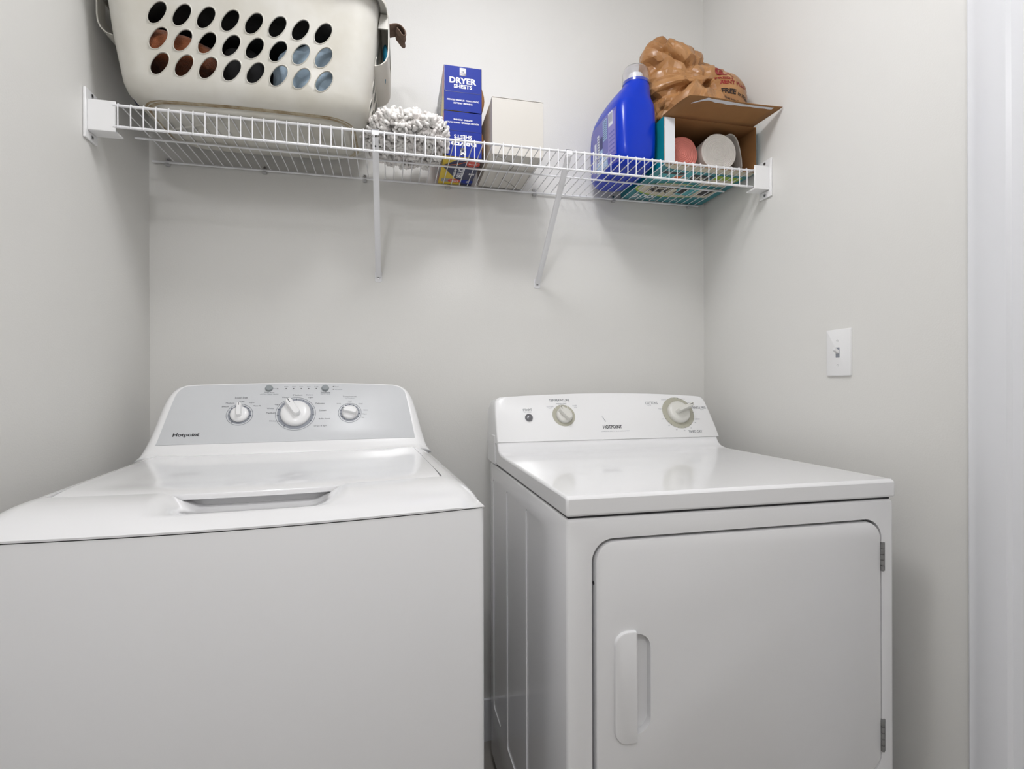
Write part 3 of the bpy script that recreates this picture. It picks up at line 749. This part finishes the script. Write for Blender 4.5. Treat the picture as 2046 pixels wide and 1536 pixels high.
# ---------------------------------------------------------------- white box
WBOX = mat('white_carton', srgb(208, 204, 197), .6, var=.02, vscale=5, bump=.04, bscale=300)
CREASE = mat('dark_crease', srgb(70, 66, 60), .8, var=.1)
t = thing('white_box', 'plain white cardboard box right of the dryer sheets boxes', 'box', (.994, -.250, TOP))
q = MB(); q.box(-.0725, .0725, 0, .240, 0, .154, WBOX); q.build('carton', t, bevel=.0012, seg=2)
q = MB(); q.box(-.0725, .0725, -.0008, .02, .1545, .1555, WBOX); q.build('lid_flap', t)
q = MB(); Bf = frame((0, 0, 0), (1, 0, 0), (0, -1, 0), (0, 0, -1))
zig = [(-.068, .002), (-.052, .018), (-.024, .028), (-.004, .040), (-.006, .118), (.0, .175), (.022, .205), (.044, .232)]
zig = [(-.068, .004), (-.038, .022), (-.026, .032), (.002, .052), (.002, .072), (-.010, .165), (.018, .190), (.052, .234)]
for i, (a, b) in enumerate(zip(zig, zig[1:])):
    if i == 1: continue
    q.line(Bf, a[0], -a[1], b[0], -b[1], .0014, .0007, CREASE)
q.line(Bf, -.0705, -.2385, .0705, -.2385, .0012, .0007, CREASE)
q.build('bottom_seam', t)['label'] = 'dark seams of the interlocking bottom flaps'

# ---------------------------------------------------------------- detergent bottle
JUG = mat('blue_hdpe', srgb(0, 50, 186), .25, coat=.08, spec=.35, var=.04, vscale=10)
jug = thing('detergent_bottle', 'large blue laundry detergent jug with clear cap, between white box and trash bag box', 'bottle', (1.3415, -.158, TOP))
jp = [(0.0, 0, 0, .050, .100, 2.6), (.003, 0, 0, .058, .110, 2.8), (.010, 0, 0, .0635, .118, 3.2), (.03, 0, 0, .066, .122, 4.4), (.08, 0, 0, .065, .1235, 5), (.13, 0, 0, .066, .122, 5), (.165, 0, -.002, .067, .117, 4.6), (.185, .001, -.006, .066, .110, 4), (.198, .003, -.012, .064, .1, 3.2),
      (.212, .006, -.026, .059, .082, 2.7), (.226, .011, -.042, .052, .064, 2.3), (.238, .015, -.054, .045, .050, 2.1), (.246, .018, -.060, .0405, .042, 2), (.252, .018, -.062, .038, .038, 2), (.262, .018, -.062, .038, .038, 2)]
def jsec(z):
    for a, b in zip(jp, jp[1:]):
        if z <= b[0]+1e-9:
            t = (z-a[0])/(b[0]-a[0]); return [a[i]+(b[i]-a[i])*t for i in range(6)]
    return jp[-1]
def jsurf(a, z, off=0):
    _, cx, cy, hx, hy, e = jsec(z); c, s = cos(a), sin(a)
    p = 2/e; x = math.copysign(abs(c)**p, c); y = math.copysign(abs(s)**p, s)
    v = Vector((cx+hx*x, cy+hy*y, z)); nrm = Vector((x/hx if hx else 0, y/hy, 0)).normalized()
    return v+nrm*off
q = MB(); n = 64; zz = []
for a, b in zip(jp, jp[1:]):
    zz += [a[0], (a[0]+b[0])/2]
zz.append(jp[-1][0])
q.loft([[jsurf(2*pi*i/n, z) for i in range(n)] for z in zz], JUG)
q.build('bottle_body', jug, angle=60)
q = MB()   # handle bridging from the neck down to the back
q.tube([(0, -.005, .222), (0, .03, .232), (0, .062, .226), (0, .088, .205), (0, .102, .17), (0, .106, .13)], [.014, .015, .0155, .016, .016, .012], JUG, 16)
q.build('handle', jug, angle=180)
CAPM = mat('clear_cap', srgb(250, 250, 253), .12, trans=.97, ior=1.12, var=.001, coat=.6)
q = MB(); cc = [(.0395, .254), (.0395, .262), (.0385, .285), (.0365, .297), (.033, .303), (.027, .3055), (.0001, .306)]
q.loft([[(.018+a*cos(2*pi*i/40), -.062+a*sin(2*pi*i/40), z) for i in range(40)] for a, z in cc+[(.0001, .3045), (.0265, .304), (.032, .3015), (.0352, .296), (.0372, .285), (.0385, .254)]], CAPM, False, False)
q.build('cap', jug, angle=60)['label'] = 'clear plastic measuring cap'
q = MB(); q.loft([[(.018+a*cos(2*pi*i/32), -.062+a*sin(2*pi*i/32), z) for i in range(32)] for a, z in ((.030, .262), (.030, .268), (.022, .269), (.020, .286), (.012, .290), (.0001, .290))], PLAST, False, True)
q.build('pour_spout', jug, angle=45)['label'] = 'white pour spout under the cap'
# label wrapped on the left face
LBL = [mat('label_violet', srgb(88, 88, 178), .3, coat=.3, var=.05), mat('label_pale_blue', srgb(150, 184, 226), .3, coat=.3, var=.05), mat('label_white', srgb(222, 226, 236), .35, var=.03), mat('label_navy', srgb(20, 30, 110), .3, var=.05)]
q = MB()
def lpatch(y0, y1, z0, z1, m, off, ny=8, nz=8, sh=lambda y: 0):
    g = []
    for j in range(nz+1):
        row = []
        for i in range(ny+1):
            y = y0+(y1-y0)*i/ny; z = z0+(z1-z0)*j/nz+sh(y); z = min(z, .186)
            _, cx, cy, hx, hy, e = jsec(z); yy = max(-.97, min(.97, (y-cy)/hy))
            s = math.copysign(abs(yy)**(e/2), yy); a = pi-math.asin(max(-1, min(1, s)))
            row.append(jsurf(a, z, off))
        g.append(row)
    q.loft(g, m, False, False, closed=False)
lpatch(-.098, .07, .012, .168, LBL[0], .0005, 16, 14)
lpatch(-.094, -.052, .018, .160, mat('label_lilac', srgb(128, 122, 196), .3, coat=.3, var=.05), .0007)
lpatch(-.082, -.056, .125, .165, LBL[2], .0009)
for k in range(6): lpatch(-.080+.004*k, -.0785+.004*k, .134, .160, LBL[3], .0012, 1, 4)
lpatch(-.046, -.016, .10, .160, LBL[1], .0009)
lpatch(-.012, .008, .085, .12, LBL[3], .0009); lpatch(-.012, .008, .060, .083, LBL[1], .0009)
lpatch(.012, .028, .05, .135, LBL[2], .0009); lpatch(.034, .05, .03, .12, LBL[2], .0009)
lpatch(-.050, .03, .018, .055, LBL[1], .0009)
for k in range(7): lpatch(-.09, -.058, .03+.012*k, .034+.012*k, LBL[0], .0011, 4, 1)
for k in range(9): lpatch(-.043, -.019, .105+.006*k, .107+.006*k, LBL[3], .0012, 3, 1)
for k in range(6): lpatch(-.045, .025, .021+.0055*k, .023+.0055*k, LBL[2], .0011, 6, 1)
for k in range(10): lpatch(.0135, .0265, .054+.008*k, .0565+.008*k, LBL[3], .0012, 2, 1)
q.build('label', jug, angle=180)['label'] = 'violet and pale blue back label with small print'

# ---------------------------------------------------------------- trash bag box
TEALC = mat('teal_carton', srgb(20, 132, 142), .35, coat=.3, var=.06, vscale=12)
TEALL = mat('light_teal_carton', srgb(70, 176, 184), .35, coat=.3, var=.05)
CREAM = mat('cream_print', srgb(214, 206, 184), .4, var=.04)
LIME = mat('lime_print', srgb(160, 190, 60), .4, var=.05)
DGREY = mat('charcoal_print', srgb(50, 50, 52), .4, var=.1)
WIN = mat('white_board', srgb(226, 228, 232), .6, var=.01)
bx0, bx1, by0, by1, bz1 = 1.4095, 1.7115, -.2935, -.008, 1.8885
BO = Vector(((bx0+bx1)/2, (by0+by1)/2, TOP))
tb = thing('trash_bag_box', 'opened teal trash bag carton with rolls inside, at the right end of the shelf', 'box', BO)
def tbp(name, q, **k):
    q.v = [tuple(Vector(v)-BO) for v in q.v]; return q.build(name, k.pop('parent', tb), **k)
th = .0016
q = MB()
def wall2(x0, x1, y0, y1, z0, z1, ax, sgn):
    """board: outer face teal, inner face kraft"""
    q.box(x0, x1, y0, y1, z0, z1, KRAFT)
    e = .0003
    if ax == 'x':
        x = x1+e if sgn > 0 else x0-e; q.poly([(x, y0, z0), (x, y1, z0), (x, y1, z1), (x, y0, z1)], TEALC)
    if ax == 'y':
        y = y1+e if sgn > 0 else y0-e; q.poly([(x0, y, z0), (x1, y, z0), (x1, y, z1), (x0, y, z1)], TEALC)
    if ax == 'z':
        z = z1+e if sgn > 0 else z0-e; q.poly([(x0, y0, z), (x1, y0, z), (x1, y1, z), (x0, y1, z)], TEALC)
z0 = TOP+.0004
wall2(bx0, bx0+th, by0, by1, z0, bz1, 'x', -1); wall2(bx1-th, bx1, by0, by1, z0, bz1, 'x', 1)
wall2(bx0, bx1, by1-th, by1, z0, bz1, 'y', 1); wall2(bx0, bx1, by0, by1, z0, z0+th, 'z', -1); wall2(bx0, bx1, by0, by1, bz1-th, bz1, 'z', 1)
Bf = frame((bx0, by0, z0), (1, 0, 0), (0, -1, 0), (0, 0, -1))
def bp(pts, m, dd): q.poly([Bf(a, -b, dd) for a, b in pts], m)
e1 = .0005
bp([(.0, .0), (.299, .0), (.299, .030), (.16, .032), (.045, .028), (.012, .014)], CREAM, e1)
bp([(.05, .034), (.16, .036), (.15, .075), (.115, .105), (.03, .115), (.02, .08)], TEALL, e1)
bp([(.07, .085), (.10, .06), (.105, .095)], ORA, e1+.0002); bp([(.095, .10), (.12, .07), (.125, .1)], CREAM, e1+.0003)
bp([(.03, .045), (.105, .045), (.09, .062), (.03, .062)], DGREY, e1+.0002)
bp([(.125, .05), (.195, .05), (.185, .09), (.135, .09)], DGREY, e1+.0002); q.text('BAGS', Bf, .158, -.072, .045, .014, CREAM, e1+.0005, bold=.03)
bp([(.20, .045), (.29, .045), (.285, .085), (.2, .1)], LIME, e1+.0002); bp([(.19, .075), (.285, .07), (.275, .12), (.185, .125)], CREAM, e1+.0003); q.text('MORE', Bf, .235, -.095, .06, .014, RED, e1+.0006)
def ell(cx, cy, rx, ry, m, dd): q.add([Bf(cx+rx*cos(2*pi*i/40), -cy+ry*sin(2*pi*i/40), dd) for i in range(40)], [tuple(range(40))], m)
ell(.135, .182, .130, .058, LIME, e1+.0001); ell(.135, .180, .124, .053, CREAM, e1+.0002)
bp([(.135, .135), (.21, .13), (.24, .17), (.21, .215), (.15, .21)], TEALL, e1+.0004); bp([(.165, .145), (.19, .135), (.175, .2), (.14, .2)], DGREY, e1+.0005)
bp([(.215, .15), (.285, .14), (.27, .22), (.21, .22)], CREAM, e1+.0006); bp([(.228, .16), (.268, .155), (.26, .2), (.225, .2)], DGREY, e1+.0008)
q.text('PREMIUM', Bf, .095, -.160, .095, .016, BLACKP, e1+.0010, bold=.03); q.text('FLEX', Bf, .085, -.188, .072, .026, BLACKP, e1+.0011, bold=.06)
q.text('200', Bf, .060, -.246, .074, .030, WPRINT, e1+.0006, bold=.03); q.text('TRASH BAGS  DRAWSTRING', Bf, .072, -.270, .10, .007, WPRINT, e1+.0006)
q.text('13 GAL', Bf, .17, -.256, .05, .010, WPRINT, e1+.0006)
tbp('carton', q)
# top flap reaching forward, underside kraft with torn white paper
q = MB()
hl, hr = Vector((bx0-.004, by0, bz1)), Vector((bx1-.012, by0, bz1))
fl, frr = Vector((1.432, -.392, 1.899)), Vector((1.7245, -.386, 1.902))
g = []; nu, nv = 12, 6
for j in range(nv+1):
    row = []
    for i in range(nu+1):
        a, b = i/nu, j/nv
        p = hl.lerp(hr, a).lerp(fl.lerp(frr, a), b); p.z += .004*sin(pi*b)*(1-a)+.0015*sin(a*7)*b
        row.append(p)
    g.append(row)
q.loft(g, KRAFT, False, False, closed=False)
fo = tbp('top_flap', q, solid=.0016); fo['label'] = 'brown cardboard top flap folded forward'
q = MB()
def fpnt(a, b, dz): p = hl.lerp(hr, a).lerp(fl.lerp(frr, a), b); p.z += .004*sin(pi*b)*(1-a)+.0015*sin(a*7)*b-dz; return p
up_, lo_ = [], []
for i in range(21):
    a = .12+.80*i/20; t_ = i/20
    lo = .97-.10-.10*max(0, 1-abs(t_-.35)/.35)*.6-.03*noise.noise(Vector((a*14, 1, 2))) if i > 2 else .62+.1*i
    up_.append(fpnt(a, .955 if i > 2 else lo+.06+.05*i, .0016)); lo_.append(fpnt(a, min(lo, .93), .0016))
q.loft([lo_, up_], WIN, False, False, closed=False); tbp('torn_paper', q, parent=fo)['label'] = 'torn white paper strip under the flap'
q = MB()
q.box(bx0+.0015, bx0+.033, by0-.0022, by0-.0006, TOP+.002, bz1-.003, WIN); tbp('side_flap', q)['label'] = 'white side flap folded across the opening'

def bag_roll(name, c, r, ln, m, label, yawr, wob, turns, seed):
    t = thing(name, label, 'bag roll', c, yawr)
    q = MB(); n = 64; rn = []
    sd = Vector((seed, seed*2, 0))
    def rad(a, k): return r*k*(1+wob*noise.noise(Vector((cos(a)*1.6, sin(a)*1.6, k*3))+sd))
    rn.append([(rad(2*pi*i/n, 1)*cos(2*pi*i/n), ln, rad(2*pi*i/n, 1)*sin(2*pi*i/n)) for i in range(n)])
    for y in (ln*.5, .006, .002): rn.append([(rad(2*pi*i/n, 1)*cos(2*pi*i/n), y, rad(2*pi*i/n, 1)*sin(2*pi*i/n)) for i in range(n)])
    steps = turns*4
    for s in range(steps):
        row = []
        for i in range(n):
            a = 2*pi*i/n; k = .985-(.965)*(s+.0)/steps
            ph = k*turns+a/(2*pi)        # spiral of wound film
            dep = .0022*abs((ph % 1)-.5)*2
            row.append((rad(a, k)*cos(a), dep+.003*(1-k)*wob*20*.15, rad(a, k)*sin(a)))
        rn.append(row)
    q.loft(rn, m, True, True); q.build('film_roll', t, angle=180)
    return t
PINK = mat('pink_film', srgb(214, 128, 116), .5, var=.06, vscale=50)
WFILM = mat('white_film', srgb(228, 224, 218), .5, var=.03, vscale=40)
bag_roll('trash_bag_roll', (1.4890, -.262, z0+th+.0505), .0480, .20, PINK, 'roll of pink bags inside the teal carton', R(0), .05, 9, 3)
wr = bag_roll('trash_bag_roll', (1.5980, -.277, z0+th+.0565), .0545, .22, WFILM, 'fat roll of white bags inside the teal carton', R(-5), .015, 12, 9)
q = MB(); sec = [(.024, .049), (.032, .060), (.044, .0665), (.058, .064), (.070, .050), (.078, .02), (.083, -.01), (.086, -.05)]
q.loft([[(x+.01*k, .015+.1*k, z) for x, z in sec] for k in (0, .5, 1)], WFILM, False, False, closed=False)
sec2 = [(.044, .0660), (.041, .052), (.044, .038), (.054, .030), (.058, .028)]
q.loft([[(x, .015+.1*k, z) for x, z in sec2] for k in (0, 1)], WFILM, False, False, closed=False)
q.build('loose_end', wr, solid=.0014, sub=1)['label'] = 'loose white sheet curling off the roll'

# ---------------------------------------------------------------- crumpled shopping bag
BAGM = mat('tan_plastic_film', srgb(178, 132, 86), .34, coat=.12, var=.18, vscale=14, col2=srgb(152, 106, 62), bump=.25, bscale=90)
bagc = Vector((1.555, -.170, bz1))
def ridged(p, f, sd):
    w_ = Vector((p.x*f, p.y*f, p.z*f))+sd; return 1-2*abs(noise.noise(w_))
def bag_mesh():
    bm = bmesh.new()
    lobes = [((0, -.03, .055), (.138, .125, .066), 0), ((-.070, -.015, .135), (.076, .08, .085), .0), ((-.035, -.005, .215), (.096, .075, .060), .15), ((-.112, -.005, .240), (.034, .036, .062), .3),
             ((.068, -.060, .080), (.082, .088, .098), .25), ((.010, -.055, .150), (.085, .06, .045), -.2), ((.035, .0, .20), (.05, .06, .05), 0)]
    for c, r, tl in lobes:
        ret = bmesh.ops.create_icosphere(bm, subdivisions=4, radius=1)
        Rm = Matrix.Rotation(tl, 3, 'Y')
        for v in ret['verts']: v.co = Rm @ Vector((v.co.x*r[0], v.co.y*r[1], v.co.z*r[2]))+Vector(c)
    me = bpy.data.meshes.new('t'); bm.to_mesh(me); bm.free()
    o = bpy.data.objects.new('t', me); COL.objects.link(o)
    rm = o.modifiers.new('r', 'REMESH'); rm.mode = 'VOXEL'; rm.voxel_size = .0026
    bpy.context.view_layer.update()
    me2 = bpy.data.meshes.new_from_object(o.evaluated_get(bpy.context.evaluated_depsgraph_get()))
    bpy.data.objects.remove(o); bpy.data.meshes.remove(me)
    bm = bmesh.new(); bm.from_mesh(me2)
    for _ in range(4): bmesh.ops.smooth_vert(bm, verts=bm.verts, factor=.5, use_axis_x=True, use_axis_y=True, use_axis_z=True)
    bm.normal_update()
    knot = Vector((.0, -.10, .135)); rb = random.Random(21); cr = []
    for _ in range(300):
        c = Vector((rb.uniform(-.16, .15), rb.uniform(-.15, .10), rb.uniform(0, .30)))
        out = (c-knot); t = out.cross(Vector((rb.gauss(0, .35), -1, rb.gauss(0, .35)))).normalized()   # creases run away from the knot
        if rb.random() < .3: t = Vector((rb.gauss(0, 1), rb.gauss(0, 1), rb.gauss(0, 1))).normalized()
        cr.append((c, t, rb.uniform(.006, .019), rb.choice((-1, 1))*rb.uniform(.004, .013), rb.uniform(.03, .08)))
    new = []
    for v in bm.verts:
        p = v.co.copy(); nrm = v.normal
        flat = sstep(.005, .04, p.x)*sstep(.0, -.04, p.y)*(1-sstep(.165, .20, p.z))   # the printed side stays taut
        a = .007*ridged(Vector((p.x*1.2, p.y, p.z*1.8)), 13, Vector((9, 4, 2)))-.004
        for c, t, w_, h_, L_ in cr:
            d = p-c; r2 = d.length_squared
            if r2 > L_*L_: continue
            k = abs(d.dot(t))
            if k < w_: a += h_*(1-k/w_)*(1-r2/(L_*L_))
        a += .0010*ridged(p, 60, Vector((1, 8, 3)))
        new.append(p+nrm*max(-.024, min(.024, a))*(1-.85*flat))
    for v, p in zip(bm.verts, new):
        v.co = p
        if v.co.z < .0012: v.co.z = .0012
    bm.to_mesh(me2); bm.free()
    o = bpy.data.objects.new('t', me2); COL.objects.link(o)
    dm = o.modifiers.new('d', 'DECIMATE'); dm.ratio = .09
    bpy.context.view_layer.update()
    me3 = bpy.data.meshes.new_from_object(o.evaluated_get(bpy.context.evaluated_depsgraph_get()))
    bpy.data.objects.remove(o); bpy.data.meshes.remove(me2); me3.name = 'plastic_bag'
    return me3
me = bag_mesh(); me.materials.append(BAGM)
for p in me.polygons: p.use_smooth = True
me.set_sharp_from_angle(angle=R(15))
bag = bpy.data.objects.new('plastic_bag', me); COL.objects.link(bag); bag.location = bagc
tag(bag, 'crumpled tan plastic shopping bag with red and black print on top of the carton', 'plastic bag')
bv = BVHTree.FromPolygons([v.co[:] for v in me.vertices], [p.vertices[:] for p in me.polygons])
REDP = mat('dark_red_ink', srgb(140, 34, 30), .5, var=.2, vscale=60); BLKP = mat('black_ink', srgb(44, 30, 22), .5, var=.1)
q = MB()
def bag_text(s, x, z, wd, h, m, rot=0, bold=.02):
    r0 = Vector((-.45, .89, 0)).normalized() if 0 else Vector((.0, 1, 0))
    vs, fs = text_mesh(s, bold, 0)
    x0 = min(p[0] for p in vs); x1 = max(p[0] for p in vs); y0 = min(p[1] for p in vs); y1 = max(p[1] for p in vs)
    out = []; c, sn = cos(rot), sin(rot); ok = []
    for p in vs:
        a = ((p[0]-x0)/(x1-x0)-.5)*wd; b = ((p[1]-y0)/(y1-y0)-.5)*h
        o_ = Vector((x+a*c-b*sn, -.4, z+a*sn+b*c)); hit = bv.ray_cast(o_, r0)
        if hit[0] is None: out.append(o_); ok.append(False)
        else: out.append(hit[0]+hit[1]*.0008); ok.append(True)
    good = []
    for f in fs:
        if all(ok[i] for i in f):
            P = [out[i] for i in f]
            if max((P[i]-P[i-1]).length for i in range(len(P))) < .03: good.append(f)
    q.add(out, good, m, False)
bag_text('IGA', .050, .156, .064, .030, REDP, -.35, .07)
bag_text('FRESH', .045, .128, .045, .010, REDP, -.15, .03)
bag_text('RENT PLUS', .070, .110, .080, .014, REDP, -.12, .04)
bag_text('FREE', .050, .084, .042, .015, BLKP, -.12, .05); bag_text('for 30 Days', .100, .073, .048, .012, BLKP, -.18, .03)
bag_text('on All New Prescriptions', .078, .056, .095, .009, BLKP, -.14, .03)
q.build('printed_text', bag, merge=False)['label'] = 'dark red and black printing'

# ---------------------------------------------------------------- light switch
sw = thing('light_switch', 'white toggle light switch on the right wall above the dryer', 'light switch', (W, -.573, 1.2035))
SF = frame((0, 0, 0), (0, -1, 0), (0, 0, 1), (-1, 0, 0))
q = MB(); q.prism(rrect(-.0355, .0355, -.0575, .0575, .003, 4), SF, .0003, .0062, PLAST, bev=.0028)
q.prism(rrect(-.0055, .0055, -.0125, .0125, .0008, 2), SF, .0055, .0068, RING)
q.build('cover_plate', sw, angle=30)
q = MB(); q.loft([[SF(u*k, v*k+dv, d) for u, v in ((-.0045, -.0045), (.0045, -.0045), (.0045, .0045), (-.0045, .0045))] for k, dv, d in ((1, .001, .0060), (.92, .005, .012), (.8, .009, .0175))], PLAST); q.build('toggle', sw, bevel=.0006)
for v in (-.030, .030):
    q = MB(); q.tube([SF(0, v, .006), SF(0, v, .0072)], .0033, PLAST, 14); q.line(SF, -.0022, v-.001, .0022, v+.001, .0008, .0075, PRINT); q.build('screw', sw)
